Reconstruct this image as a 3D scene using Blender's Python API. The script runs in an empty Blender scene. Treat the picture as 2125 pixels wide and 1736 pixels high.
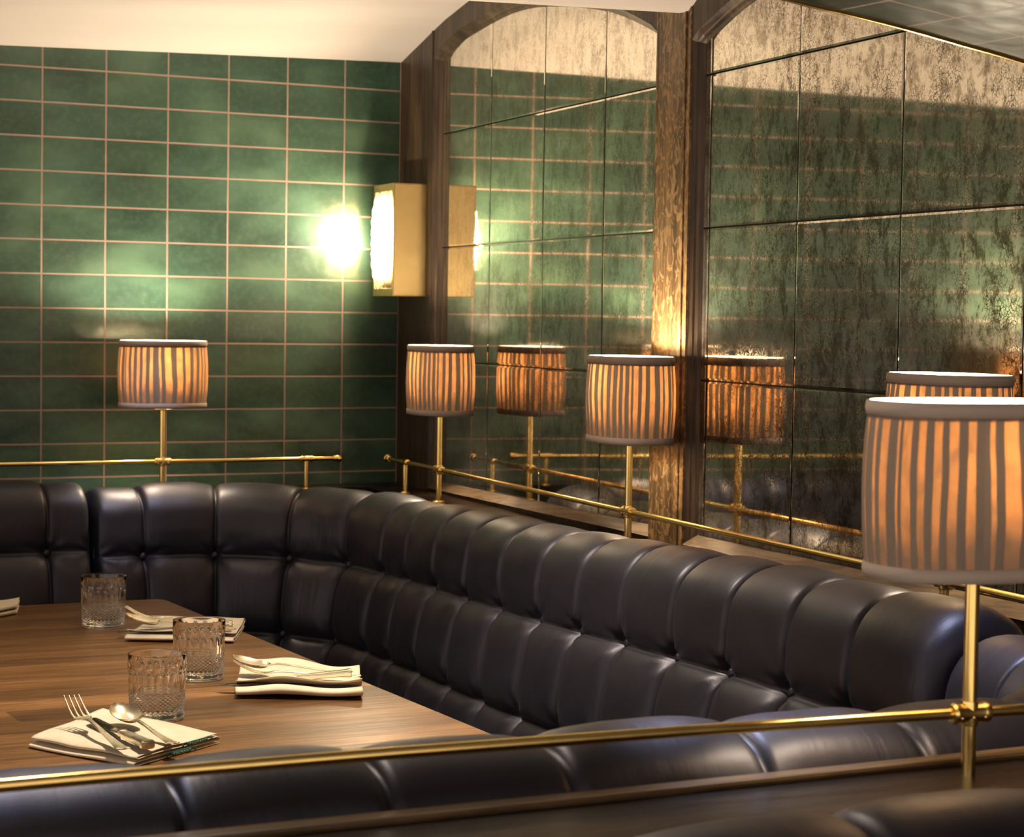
import bpy, bmesh, math, random
from mathutils import Vector, Matrix, noise

random.seed(7)
scene = bpy.context.scene
COL = scene.collection

# ------------------------------------------------------------------ camera
FPX = 4464.43
CAM = Vector((-2.19731, -4.83671, 1.32))
YAW, PITCH, ROLL = math.radians(27.496), math.radians(2.7361), math.radians(0.85008)
fw = Vector((math.sin(YAW)*math.cos(PITCH), math.cos(YAW)*math.cos(PITCH), -math.sin(PITCH)))
rt = Vector((math.cos(YAW), -math.sin(YAW), 0)); up = rt.cross(fw)
r2 = math.cos(ROLL)*rt + math.sin(ROLL)*up; u2 = -math.sin(ROLL)*rt + math.cos(ROLL)*up
cd = bpy.data.cameras.new('camera'); cam = bpy.data.objects.new('camera', cd); COL.objects.link(cam)
M = Matrix((r2, u2, -fw)).transposed().to_4x4(); M.translation = CAM
cam.matrix_world = M
cd.sensor_width = 36; cd.lens = FPX/2125*36; cd.clip_start = 0.05
cd.dof.use_dof = True; cd.dof.focus_distance = 3.05; cd.dof.aperture_fstop = 15
scene.camera = cam

# ------------------------------------------------------------------ light and exposure
scene.view_settings.view_transform = 'Standard'
scene.view_settings.look = 'None'
scene.view_settings.exposure = 0.55
scene.view_settings.gamma = 1.0
scene.view_settings.use_curve_mapping = False
scene.cycles.use_denoising = True
scene.cycles.max_bounces = 20; scene.cycles.transmission_bounces = 20; scene.cycles.glossy_bounces = 6
scene.cycles.diffuse_bounces = 4; scene.cycles.transparent_max_bounces = 8
scene.cycles.sample_clamp_indirect = 8.0
scene.cycles.caustics_refractive = True
scene.cycles.caustics_reflective = False
w = bpy.data.worlds.new('room_ambience'); scene.world = w; w.use_nodes = True
w.node_tree.nodes['Background'].inputs[0].default_value = (1.0, 0.84, 0.72, 1)
w.node_tree.nodes['Background'].inputs[1].default_value = .92

def spot(name, loc, aim, watts, deg, col, blend=.5, rad=.03):
    l = bpy.data.lights.new(name, 'SPOT'); o = bpy.data.objects.new(name, l); COL.objects.link(o)
    l.energy = watts; l.spot_size = math.radians(deg); l.color = col; l.spot_blend = blend; l.shadow_soft_size = rad
    o.location = loc; o.rotation_euler = (Vector(aim)-Vector(loc)).to_track_quat('-Z', 'Y').to_euler()
    return o
COOL = (.64, .70, 1.0); WARM = (1.0, .85, .69)
spot('downlight', (-.95, -2.75, 1.93), (-1.13, -3.27, .94), 44, 15, COOL, .6)
spot('downlight', (-.70, -2.70, 1.93), (-.58, -2.93, .96), 44, 18, COOL, .6)
spot('downlight', (-1.75, -2.75, 1.93), (-1.80, -3.36, .93), 24, 18, COOL, .6)
spot('downlight', (-.72, -.75, 1.98), (-.76, -.18, .93), 20, 18, COOL, .6)
spot('downlight', (-1.0, -1.9, 1.90), (-1.0, -1.9, .72), 62, 95, WARM, .8, .05)
spot('downlight', (-1.3, -1.0, 2.0), (-1.1, -1.0, .72), 36, 100, WARM, .8, .05)
spot('downlight', (-1.5, -2.5, 1.92), (-1.2, -3.4, .9), 18, 90, WARM, .8, .05)

spot('downlight', (-.58, -1.0, 1.96), (-.88, -2.02, .72), 40, 17, (1, .95, .88), .8, .03)

# ------------------------------------------------------------------ plan of the room
G = math.radians(6.4894)
DX, DY = -math.sin(G), -math.cos(G)       # along the mirrored wall, away from the corner
NX, NY = math.cos(G), -math.sin(G)        # out of the room through the mirrored wall
YF = -3.43
OREF = .2
def W(s, u, z): return Vector((DX*s - NX*u, DY*s - NY*u, z))
_PTS = [(-4.2, 0.), (0., 0.), (DX*YF/DY, YF), (-4.2, YF)]; _RC = [.6, .55]
def _setup():
    segs = []; cur = _PTS[0]
    nm = lambda v: (v[0]/math.hypot(*v), v[1]/math.hypot(*v))
    for i in (1, 2):
        a, b, c = _PTS[i-1], _PTS[i], _PTS[i+1]
        u = nm((b[0]-a[0], b[1]-a[1])); v = nm((c[0]-b[0], c[1]-b[1]))
        turn = math.acos(u[0]*v[0]+u[1]*v[1]); tl = _RC[i-1]*math.tan(turn/2)
        e = (b[0]-u[0]*tl, b[1]-u[1]*tl); n = (u[1], -u[0])
        segs.append(('L', cur, u, math.hypot(e[0]-cur[0], e[1]-cur[1]), n))
        segs.append(('A', (e[0]+n[0]*_RC[i-1], e[1]+n[1]*_RC[i-1]), _RC[i-1], turn, (-n[0], -n[1])))
        cur = (b[0]+v[0]*tl, b[1]+v[1]*tl)
    segs.append(('L', cur, (-1., 0.), 4.2+cur[0], (0., 1.)))
    return segs
_SEG = _setup()
def plan(t, o):
    for k, s in enumerate(_SEG):
        L = s[3] if s[0] == 'L' else (s[2]-OREF)*s[3]
        if t <= L or k == len(_SEG)-1:
            if s[0] == 'L':
                return s[1][0]+s[2][0]*t+s[4][0]*o, s[1][1]+s[2][1]*t+s[4][1]*o, s[4][0], s[4][1]
            a = -t/L*s[3]; c, sn = math.cos(a), math.sin(a); r = s[4]
            q = (r[0]*c-r[1]*sn, r[0]*sn+r[1]*c); R = s[2]-o
            return s[1][0]+q[0]*R, s[1][1]+q[1]*R, -q[0], -q[1]
        t -= L

# ------------------------------------------------------------------ helpers
def tag(o, label=None, cat=None, group=None, kind=None):
    if label: o['label'] = label
    if cat: o['category'] = cat
    if group: o['group'] = group
    if kind: o['kind'] = kind
    return o
def thing(name, label, cat, loc=(0, 0, 0), rz=0, group=None):
    o = bpy.data.objects.new(name, None); COL.objects.link(o); o.empty_display_size = .05
    o.location = loc; o.rotation_euler = (0, 0, rz)
    return tag(o, label, cat, group)
def mesh(name, verts, faces, mat, parent=None, smooth=True, uv=None, local=False):
    me = bpy.data.meshes.new(name); me.from_pydata([tuple(v) for v in verts], [], faces); me.update()
    if uv:
        l = me.uv_layers.new(name='uv')
        for lp in me.loops: l.data[lp.index].uv = uv[lp.vertex_index]
    if smooth:
        for p in me.polygons: p.use_smooth = True
    me.materials.append(mat)
    o = bpy.data.objects.new(name, me); COL.objects.link(o)
    if parent:
        o.parent = parent
        if not local: o.matrix_parent_inverse = parent.matrix_basis.inverted()
    return o
def bmobj(name, bm, mat, parent=None, smooth=True, local=False, angle=None):
    bmesh.ops.recalc_face_normals(bm, faces=bm.faces)
    me = bpy.data.meshes.new(name); bm.to_mesh(me); bm.free()
    if smooth:
        for p in me.polygons: p.use_smooth = True
        if angle: me.set_sharp_from_angle(angle=math.radians(angle))
    me.materials.append(mat)
    o = bpy.data.objects.new(name, me); COL.objects.link(o)
    if parent:
        o.parent = parent
        if not local: o.matrix_parent_inverse = parent.matrix_basis.inverted()
    return o
def bm_hexa(bm, p, bev=0.0):
    """p: 8 points, bottom ring then top ring"""
    v = [bm.verts.new(q) for q in p]
    fs = [bm.faces.new([v[i] for i in f]) for f in ((3, 2, 1, 0), (4, 5, 6, 7), (0, 1, 5, 4), (1, 2, 6, 5), (2, 3, 7, 6), (3, 0, 4, 7))]
    if bev:
        es = list({e for f in fs for e in f.edges})
        bmesh.ops.bevel(bm, geom=es, offset=bev, segments=2, affect='EDGES', profile=.6)
def bm_box(bm, lo, hi, bev=0.0):
    x0, y0, z0 = lo; x1, y1, z1 = hi
    bm_hexa(bm, [(x0, y0, z0), (x1, y0, z0), (x1, y1, z0), (x0, y1, z0), (x0, y0, z1), (x1, y0, z1), (x1, y1, z1), (x0, y1, z1)], bev)
def bm_wbox(bm, s0, s1, u0, u1, z0, z1, bev=0.0):
    bm_hexa(bm, [W(s0, u0, z0), W(s1, u0, z0), W(s1, u1, z0), W(s0, u1, z0), W(s0, u0, z1), W(s1, u0, z1), W(s1, u1, z1), W(s0, u1, z1)], bev)
def bm_tube(bm, a, b, r, n=20, rb=None):
    a = Vector(a); b = Vector(b); rb = r if rb is None else rb
    z = (b-a).normalized(); x = z.orthogonal().normalized(); y = z.cross(x)
    A = [bm.verts.new(a+(x*math.cos(i*2*math.pi/n)+y*math.sin(i*2*math.pi/n))*r) for i in range(n)]
    B = [bm.verts.new(b+(x*math.cos(i*2*math.pi/n)+y*math.sin(i*2*math.pi/n))*rb) for i in range(n)]
    for i in range(n): bm.faces.new([A[i], A[(i+1) % n], B[(i+1) % n], B[i]])
    bm.faces.new(A[::-1]); bm.faces.new(B)
def bm_lathe(bm, a, axis, prof, n=24):
    """prof: list of (distance along axis, radius)"""
    a = Vector(a); z = Vector(axis).normalized(); x = z.orthogonal().normalized(); y = z.cross(x); rings = []
    for d_, r in prof:
        if r < 1e-5: rings.append([bm.verts.new(a+z*d_)])
        else: rings.append([bm.verts.new(a+z*d_+(x*math.cos(i*2*math.pi/n)+y*math.sin(i*2*math.pi/n))*r) for i in range(n)])
    for A, B in zip(rings, rings[1:]):
        for i in range(n):
            j = (i+1) % n
            if len(A) == 1 and len(B) == 1: continue
            if len(A) == 1: bm.faces.new([A[0], B[j], B[i]])
            elif len(B) == 1: bm.faces.new([A[i], A[j], B[0]])
            else: bm.faces.new([A[i], A[j], B[j], B[i]])
    for R, fl in ((rings[0], True), (rings[-1], False)):
        if len(R) > 1: bm.faces.new(R[::-1] if fl else R)

# ------------------------------------------------------------------ materials
class NT:
    def __init__(s, name):
        s.m = bpy.data.materials.new(name); s.m.use_nodes = True; s.t = s.m.node_tree; s.t.nodes.clear()
        s.out = s.n('ShaderNodeOutputMaterial')
    def n(s, typ, **kw):
        nd = s.t.nodes.new(typ)
        for k, v in kw.items(): setattr(nd, k, v)
        return nd
    def l(s, a, b): s.t.links.new(a, b)
    def put(s, sock, v):
        if isinstance(v, bpy.types.NodeSocket): s.l(v, sock)
        else: sock.default_value = v
    def coord(s, which='Object', scale=(1, 1, 1), rot=(0, 0, 0), loc=(0, 0, 0)):
        tc = s.n('ShaderNodeTexCoord'); mp = s.n('ShaderNodeMapping')
        mp.inputs['Scale'].default_value = scale; mp.inputs['Rotation'].default_value = rot; mp.inputs['Location'].default_value = loc
        s.l(tc.outputs[which], mp.inputs[0]); return mp.outputs[0]
    def noise(s, vec, scale, detail=4, rough=.55, dist=0):
        nd = s.n('ShaderNodeTexNoise'); s.l(vec, nd.inputs['Vector']); nd.inputs['Scale'].default_value = scale
        nd.inputs['Detail'].default_value = detail; nd.inputs['Roughness'].default_value = rough; nd.inputs['Distortion'].default_value = dist
        return nd.outputs['Fac']
    def ramp(s, fac, stops):
        r = s.n('ShaderNodeValToRGB'); s.l(fac, r.inputs[0]); e = r.color_ramp.elements
        while len(e) < len(stops): e.new(.5)
        for el, (p, c) in zip(e, stops):
            el.position = p; el.color = c if len(c) == 4 else (*c, 1)
        return r.outputs[0]
    def g(s, v): return (v, v, v)
    def math(s, op, a, b=None, c=None, clamp=False):
        nd = s.n('ShaderNodeMath', operation=op, use_clamp=clamp); s.put(nd.inputs[0], a)
        if b is not None: s.put(nd.inputs[1], b)
        if c is not None: s.put(nd.inputs[2], c)
        return nd.outputs[0]
    def mix(s, fac, a, b, blend='MIX'):
        nd = s.n('ShaderNodeMix', data_type='RGBA', blend_type=blend)
        s.put(nd.inputs['Factor'], fac)
        for k, v in (('A', a), ('B', b)):
            sk = [i for i in nd.inputs if i.name == k and i.type == 'RGBA'][0]
            s.put(sk, v if isinstance(v, bpy.types.NodeSocket) else ((*v, 1) if len(v) == 3 else v))
        return [o for o in nd.outputs if o.type == 'RGBA'][0]
    def bump(s, h, strength=.3, dist=.01, prev=None):
        b = s.n('ShaderNodeBump'); s.l(h, b.inputs['Height']); b.inputs['Strength'].default_value = strength; b.inputs['Distance'].default_value = dist
        if prev: s.l(prev, b.inputs['Normal'])
        return b.outputs[0]
    def pbr(s, color, rough=.5, metal=0., normal=None, **kw):
        p = s.n('ShaderNodeBsdfPrincipled')
        s.put(p.inputs['Base Color'], color if isinstance(color, bpy.types.NodeSocket) else ((*color, 1) if len(color) == 3 else color))
        s.put(p.inputs['Roughness'], rough); s.put(p.inputs['Metallic'], metal)
        if normal: s.l(normal, p.inputs['Normal'])
        for k, v in kw.items(): s.put(p.inputs[k.replace('_', ' ')], v)
        s.l(p.outputs[0], s.out.inputs[0]); s.p = p
        return s.m

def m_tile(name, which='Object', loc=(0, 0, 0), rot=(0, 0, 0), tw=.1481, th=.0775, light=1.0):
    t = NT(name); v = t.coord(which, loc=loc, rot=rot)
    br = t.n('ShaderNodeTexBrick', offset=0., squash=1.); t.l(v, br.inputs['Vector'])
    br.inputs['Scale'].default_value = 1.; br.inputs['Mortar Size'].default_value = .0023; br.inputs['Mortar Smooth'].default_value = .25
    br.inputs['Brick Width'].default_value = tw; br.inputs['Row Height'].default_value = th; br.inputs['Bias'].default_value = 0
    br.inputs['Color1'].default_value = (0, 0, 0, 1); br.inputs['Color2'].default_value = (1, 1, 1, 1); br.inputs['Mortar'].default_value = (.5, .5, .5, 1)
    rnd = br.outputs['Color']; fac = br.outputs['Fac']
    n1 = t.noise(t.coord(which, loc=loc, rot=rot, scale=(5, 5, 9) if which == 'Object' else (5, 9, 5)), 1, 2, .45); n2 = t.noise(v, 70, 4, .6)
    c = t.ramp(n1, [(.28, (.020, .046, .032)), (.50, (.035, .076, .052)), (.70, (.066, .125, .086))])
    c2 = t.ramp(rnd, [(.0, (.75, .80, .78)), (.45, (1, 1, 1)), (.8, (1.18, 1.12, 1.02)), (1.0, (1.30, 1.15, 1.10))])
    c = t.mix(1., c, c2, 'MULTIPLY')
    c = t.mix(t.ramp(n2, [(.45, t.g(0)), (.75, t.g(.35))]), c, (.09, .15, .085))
    # soffit tiles and grout get a darker colour, standing in for dim light
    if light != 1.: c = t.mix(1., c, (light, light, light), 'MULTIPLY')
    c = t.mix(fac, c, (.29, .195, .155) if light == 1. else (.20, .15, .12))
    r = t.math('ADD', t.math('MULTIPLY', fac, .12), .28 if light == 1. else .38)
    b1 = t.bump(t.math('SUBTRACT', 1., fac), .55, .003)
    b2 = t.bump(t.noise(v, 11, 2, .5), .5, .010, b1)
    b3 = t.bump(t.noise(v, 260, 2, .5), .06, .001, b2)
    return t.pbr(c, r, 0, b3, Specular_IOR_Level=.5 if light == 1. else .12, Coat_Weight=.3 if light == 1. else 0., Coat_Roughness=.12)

def m_wood(name, dark, mid, light, axis='z', scale=1., rough=.38, spec=.3, rot=(0, 0, 0), fleck=0., plank=None, which='Object'):
    t = NT(name)
    sc = {'x': (.9, 14, 14), 'y': (14, .9, 14), 'z': (14, 14, .9)}[axis]
    sc = tuple(a*scale for a in sc)
    v = t.coord(which, scale=sc, rot=rot); v0 = t.coord(which, rot=rot)
    n1 = t.noise(v, 1.0, 6, .62, .6); n2 = t.noise(v, 6.5, 5, .7, .2)
    c = t.ramp(n1, [(.28, dark), (.5, mid), (.74, light)])
    pores = t.ramp(n2, [(.44, t.g(.45)), (.56, t.g(1.0))])
    c = t.mix(.75, c, pores, 'MULTIPLY')
    if fleck:
        f = t.noise(t.coord(which, scale=tuple((34 if a < 5 else 55) for a in sc), rot=(.35, .3, .2)), 1., 3, .6, 1.6)
        c = t.mix(t.ramp(f, [(.50, t.g(0)), (.60, t.g(fleck))]), c, tuple(a*1.7 for a in light))
    if plank:
        br = t.n('ShaderNodeTexBrick', offset=.37); t.l(v0, br.inputs['Vector']); br.inputs['Scale'].default_value = 1
        br.inputs['Mortar Size'].default_value = .0004; br.inputs['Brick Width'].default_value = plank[0]; br.inputs['Row Height'].default_value = plank[1]
        br.inputs['Color1'].default_value = (.62, .60, .58, 1); br.inputs['Color2'].default_value = (1.2, 1.18, 1.15, 1); br.inputs['Mortar'].default_value = (.6, .6, .6, 1)
        c = t.mix(1., c, br.outputs['Color'], 'MULTIPLY')
    b = t.bump(n2, .18, .002)
    rr = t.ramp(n2, [(.3, t.g(rough+.12)), (.7, t.g(rough))])
    m = t.pbr(c, rr, 0, b); t.p.inputs['Specular IOR Level'].default_value = spec
    return m

def m_leather():
    t = NT('navy_leather'); uv = t.coord('UV', scale=(1, 1, 1))
    n0 = t.noise(t.coord('Object'), 5., 3, .5)
    c = t.ramp(n0, [(.3, (.0070, .0070, .0115)), (.7, (.0118, .0110, .0175))])
    folds = t.noise(t.coord('UV', scale=(52, 5.0, 1), rot=(0, 0, .30)), 1., 3, .55, .5)
    msk = t.ramp(t.noise(t.coord('UV', scale=(3.2, 3.2, 1)), 1., 2, .5), [(.42, t.g(0)), (.62, t.g(1))])
    fh = t.math('MULTIPLY', folds, msk)
    b1 = t.bump(fh, .22, .006)
    b2 = t.bump(t.noise(t.coord('Object'), 420, 3, .6), .10, .0012, b1)
    m = t.pbr(c, t.ramp(n0, [(.2, t.g(.40)), (.8, t.g(.50))]), 0, b2)
    t.p.inputs['Specular IOR Level'].default_value = .55
    t.p.inputs['Specular Tint'].default_value = (.92, .88, 1.0, 1)
    t.p.inputs['Sheen Weight'].default_value = .03; t.p.inputs['Sheen Roughness'].default_value = .45
    t.p.inputs['Sheen Tint'].default_value = (.6, .55, .62, 1)
    return m

def m_brass(name='polished_brass', col=(.90, .64, .22), rough=.17, streak=0):
    t = NT(name); n1 = t.noise(t.coord('Object'), 30, 3, .5)
    return t.pbr(t.mix(t.ramp(n1, [(.4, t.g(0)), (.8, t.g(.35))]), col, tuple(a*.75 for a in col)), t.ramp(n1, [(.3, t.g(rough)), (.8, t.g(rough+.1))]), 1.)

def m_mirror():
    t = NT('antique_mirror'); v = t.coord('Object'); vv = t.coord('Object', scale=(1, 1, .62))
    big = t.noise(v, 3.2, 3, .6); mid = t.noise(vv, 30, 8, .78, .3); fine = t.noise(v, 130, 4, .7)
    vor = t.n('ShaderNodeTexVoronoi', feature='DISTANCE_TO_EDGE')
    wob = t.n('ShaderNodeMix', data_type='VECTOR')
    nz = t.n('ShaderNodeTexNoise'); t.l(v, nz.inputs['Vector']); nz.inputs['Scale'].default_value = 34; nz.inputs['Detail'].default_value = 4
    va = t.n('ShaderNodeVectorMath', operation='SCALE'); t.l(nz.outputs['Color'], va.inputs[0]); va.inputs['Scale'].default_value = .035
    vb = t.n('ShaderNodeVectorMath', operation='ADD'); t.l(v, vb.inputs[0]); t.l(va.outputs[0], vb.inputs[1])
    t.l(vb.outputs[0], vor.inputs['Vector']); vor.inputs['Scale'].default_value = 150
    crk = t.ramp(vor.outputs['Distance'], [(.0, t.g(1)), (.03, t.g(.8)), (.10, t.g(0))])
    crack = t.math('MULTIPLY', crk, t.ramp(t.noise(v, 17, 4, .6), [(.40, t.g(0)), (.52, t.g(1))]))
    # foxing gets heavier with the distance from the corner (object y runs down the wall)
    sep = t.n('ShaderNodeSeparateXYZ'); t.l(v, sep.inputs[0])
    grad = t.math('MULTIPLY', t.math('ADD', sep.outputs[1], .3), -.40, clamp=True)
    amt = t.math('ADD', t.math('MULTIPLY', grad, .8), t.math('MULTIPLY', t.ramp(big, [(.35, t.g(0)), (.65, t.g(1))]), .35), clamp=True)
    k1 = t.math('MULTIPLY', crack, amt)
    blot = t.ramp(t.math('ADD', t.math('MULTIPLY', mid, .75), t.math('MULTIPLY', fine, .25)), [(.47, t.g(0)), (.57, t.g(1))])
    k2 = t.math('MULTIPLY', blot, t.math('ADD', t.math('MULTIPLY', amt, .85), .16), clamp=True)
    c = t.mix(k2, (.95, .87, .73), (.27, .22, .145))
    c = t.mix(k1, c, (.12, .095, .06))
    rr = t.math('ADD', t.math('MULTIPLY', k2, .05), .02)
    rr = t.math('ADD', rr, t.math('MULTIPLY', k1, .25))
    b = t.bump(mid, .005, .002)
    return t.pbr(c, rr, .97, b)

def m_simple(name, col, rough=.5, metal=0, nscale=0, nstr=0, **kw):
    t = NT(name); nrm = None
    if nscale: nrm = t.bump(t.noise(t.coord('Object'), nscale, 3, .5), nstr, .002)
    return t.pbr(col, rough, metal, nrm, **kw)

def m_ceiling():
    t = NT('ceiling_paint'); v = t.coord('Object', scale=(1, 3.5, 1), rot=(0, 0, .15))
    n = t.noise(v, 1.1, 3, .45, .4)
    c = t.ramp(n, [(.3, (.50, .44, .405)), (.7, (.60, .545, .505))])
    return t.pbr(c, .42, 0, t.bump(t.noise(t.coord('Object', scale=(1, 5, 1)), 2.5, 2, .5), .12, .02))

def m_shade():
    """pleated cloth: single layers let the bulb through, folded layers do not (uv.x runs round the shade)"""
    t = NT('pleated_shade_cloth'); uv = t.n('ShaderNodeTexCoord').outputs['UV']
    sep = t.n('ShaderNodeSeparateXYZ'); t.l(uv, sep.inputs[0])
    wv = t.noise(t.coord('UV', scale=(9, .9, 1)), 1., 2, .5)
    x = t.math('ADD', sep.outputs[0], t.math('MULTIPLY', t.math('SUBTRACT', wv, .5), .014))
    cell = t.math('MULTIPLY', x, 36.)
    idn = t.math('FLOOR', cell); fr = t.math('FRACT', cell)
    wn = t.n('ShaderNodeTexWhiteNoise', noise_dimensions='1D'); t.l(idn, wn.inputs['W'])
    wid = t.math('ADD', t.math('MULTIPLY', wn.outputs[0], .62), .24)       # width of the folded part
    e1 = t.math('SUBTRACT', fr, wid)
    single = t.ramp(t.math('ADD', t.math('MULTIPLY', e1, 9.), .5), [(.3, t.g(0)), (.7, t.g(1))])
    edge = t.ramp(fr, [(.0, t.g(.25)), (.05, t.g(1)), (.95, t.g(1)), (1., t.g(.25))])
    single = t.math('MULTIPLY', single, edge)
    crump = t.ramp(t.noise(t.coord('UV', scale=(26, 5, 1)), 1., 3, .6, .4), [(.35, t.g(.55)), (.6, t.g(1))])
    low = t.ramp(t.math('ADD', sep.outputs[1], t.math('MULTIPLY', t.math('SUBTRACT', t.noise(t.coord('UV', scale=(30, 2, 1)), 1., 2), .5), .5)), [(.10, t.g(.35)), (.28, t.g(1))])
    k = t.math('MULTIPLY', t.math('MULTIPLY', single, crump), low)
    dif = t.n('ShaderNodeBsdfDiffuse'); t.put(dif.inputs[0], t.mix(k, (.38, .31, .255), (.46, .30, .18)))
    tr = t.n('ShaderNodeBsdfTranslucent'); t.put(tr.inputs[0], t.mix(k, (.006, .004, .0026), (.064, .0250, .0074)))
    b = t.bump(t.math('ADD', t.math('MULTIPLY', single, -.6), t.noise(t.coord('UV', scale=(40, 9, 1)), 1., 3)), .5, .004)
    t.l(b, dif.inputs['Normal'])
    sh = t.n('ShaderNodeMixShader'); sh.inputs[0].default_value = .5
    t.l(dif.outputs[0], sh.inputs[1]); t.l(tr.outputs[0], sh.inputs[2]); t.l(sh.outputs[0], t.out.inputs[0])
    return t.m

TILE = m_tile('green_glazed_tile', loc=(.8892+.1481*40, -.0044, 0), rot=(-math.pi/2, 0, 0))
OAKP = m_wood('dark_oak_panelling', (.020, .012, .007), (.055, .034, .019), (.120, .078, .042), 'z', 1., .36)
OAKF = m_wood('quartered_oak', (.045, .026, .012), (.120, .070, .030), (.210, .125, .055), 'z', 1., .30, fleck=.55)
OAKH = m_wood('oak_sill_lit', (.040, .026, .014), (.130, .085, .048), (.270, .185, .110), 'y', 1., .34)  # paler oak, the light on the upward bevel is in the colour
OAKX = m_wood('stained_oak_ledge', (.004, .0024, .0014), (.014, .007, .0034), (.060, .027, .011), 'x', .7, .25, .2)
TABLE = m_wood('table_wood', (.120, .055, .018), (.220, .104, .036), (.330, .168, .064), 'x', 1., .27, plank=(1.4, .085))
LEATHER = m_leather()
BRASS = m_brass(); SATIN = m_brass('satin_brass', (.62, .45, .19), .30)
SILVER = m_brass('champagne_silver', (.92, .82, .60), .24)
MIRROR = m_mirror()
CEIL = m_ceiling()
SHADE = m_shade()
BAND = m_simple('shade_binding', (.40, .315, .255), .85, 0, 400, .3)
INNER = m_simple('shade_lining', (.85, .74, .55), .8)
GROOVE = m_simple('mirror_joint', (.05, .038, .022), .35, .6)
DARK = m_simple('dark_void', (.01, .009, .008), .8)
def m_linen():
    t = NT('cream_linen'); wv = t.n('ShaderNodeTexWave', wave_type='BANDS', bands_direction='DIAGONAL')
    t.l(t.coord('UV', scale=(1, 1, 1)), wv.inputs['Vector']); wv.inputs['Scale'].default_value = 160
    n = t.noise(t.coord('Object'), 40, 3)
    c = t.ramp(n, [(.3, (.66, .55, .37)), (.7, (.76, .655, .47))])
    b = t.bump(wv.outputs['Color'], .18, .0008)
    return t.pbr(c, .85, 0, b, Sheen_Weight=.2)
LINEN = m_linen()
TEAL = m_simple('teal_weave', (.03, .17, .13), .8, 0, 900, .5)
BLADE = m_simple('knife_steel', (.28, .27, .25), .08, 1.)
def m_glass():
    t = NT('crystal_glass'); p = t.n('ShaderNodeBsdfGlass'); p.inputs['IOR'].default_value = 1.47; p.inputs['Roughness'].default_value = 0
    p.inputs['Color'].default_value = (1, .99, .975, 1)

    t.l(p.outputs[0], t.out.inputs[0]); return t.m
GLASS = m_glass()

# ------------------------------------------------------------------ the room
def f_ceil(y):
    kn = [(0.3, 1.935), (0., 1.935), (-.224, 1.981), (-.326, 2.001), (-.487, 2.024), (-.8, 2.045), (-1.1, 2.01), (-1.35, 1.945), (-1.50, 1.885), (-1.585, 1.860), (-1.615, 1.860),
          (-1.66, 1.885), (-1.85, 1.95), (-2.1, 2.005), (-2.4, 2.03), (-2.7, 2.0), (-2.95, 1.94), (-3.1, 1.88), (-3.2, 1.86), (-3.5, 1.86)]
    for (a, za), (b, zb) in zip(kn, kn[1:]):
        if y >= b: return za+(zb-za)*(a-y)/(a-b)
    return kn[-1][1]
ys = [0.02-i*.02 for i in range(176)]; xs = [-4.6, -3, -2, -1, -.5, 0, .6]
V = []; F = []
for y in ys:
    for x in xs: V.append((x, y, f_ceil(y)+.028*x))
n = len(xs)
for i in range(len(ys)-1):
    for j in range(n-1): F.append((i*n+j, i*n+j+1, (i+1)*n+j+1, (i+1)*n+j))
b0 = len(V)
o = mesh('ceiling', V, F, CEIL); tag(o, kind='structure')
sd = o.modifiers.new('t', 'SOLIDIFY'); sd.thickness = -.12; sd.offset = 1
bm = bmesh.new(); bm_box(bm, (-4.6, -6.2, 2.35), (.9, -3.48, 2.45))
tag(bmobj('ceiling', bm, CEIL, smooth=False), kind='structure')

bm = bmesh.new(); v = [bm.verts.new(p) for p in ((-4.6, 0, 0), (0, 0, 0), (0, 0, 2.3), (-4.6, 0, 2.3), (-4.6, .1, 0), (.0, .1, 0), (.0, .1, 2.3), (-4.6, .1, 2.3))]
for f in ((0, 1, 2, 3), (5, 4, 7, 6), (1, 5, 6, 2), (4, 0, 3, 7), (3, 2, 6, 7), (4, 5, 1, 0)): bm.faces.new([v[i] for i in f])
wb = bmobj('wall_back', bm, TILE, smooth=False); tag(wb, kind='structure')
bm = bmesh.new(); bm_box(bm, (-4.6, -6.2, -.05), (.9, .1, 0)); tag(bmobj('floor', bm, m_wood('floor_boards', (.02, .012, .008), (.05, .03, .018), (.09, .055, .03), 'x', .6, .4, plank=(1.2, .12)), smooth=False), kind='structure')

# mirrored wall: solid behind, oak face with two arched openings
UM = -.0204
bm = bmesh.new(); bm_wbox(bm, -.05, 5.6, -.20, UM-.010, 0, 2.4); tag(bmobj('wall_right', bm, OAKP, smooth=False), kind='structure')

def interp(kn, s):
    if s <= kn[0][0]: return kn[0][1]
    for (a, za), (b, zb) in zip(kn, kn[1:]):
        if s <= b: return za+(zb-za)*(s-a)/(b-a)
    return kn[-1][1]
def smooth_curve(kn, n=64):
    """Catmull-Rom resampling of a height profile"""
    out = []; m = len(kn)
    P = [(2*kn[0][0]-kn[1][0], 2*kn[0][1]-kn[1][1])]+kn+[(2*kn[-1][0]-kn[-2][0], 2*kn[-1][1]-kn[-2][1])]
    for i in range(1, m):
        for k in range(8):
            t = k/8; p0, p1, p2, p3 = P[i-1], P[i], P[i+1], P[i+2]
            out.append(tuple(.5*((2*p1[c])+(-p0[c]+p2[c])*t+(2*p0[c]-5*p1[c]+4*p2[c]-p3[c])*t*t+(-p0[c]+3*p1[c]-3*p2[c]+p3[c])*t**3) for c in (0, 1)))
    out.append(kn[-1]); return out
ARCH1 = smooth_curve([(.262, 1.912), (.371, 1.940), (.486, 1.953), (.60, 1.962), (.701, 1.967), (.803, 1.965), (.891, 1.958), (.994, 1.945), (1.085, 1.932), (1.206, 1.910), (1.297, 1.888), (1.377, 1.864), (1.482, 1.828)])
ARCH2 = smooth_curve([(1.655, 1.797), (1.75, 1.826), (1.85, 1.850), (2.0, 1.878), (2.2, 1.90), (2.37, 1.905), (2.55, 1.90), (2.75, 1.878), (2.93, 1.84), (3.085, 1.79)])
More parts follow.
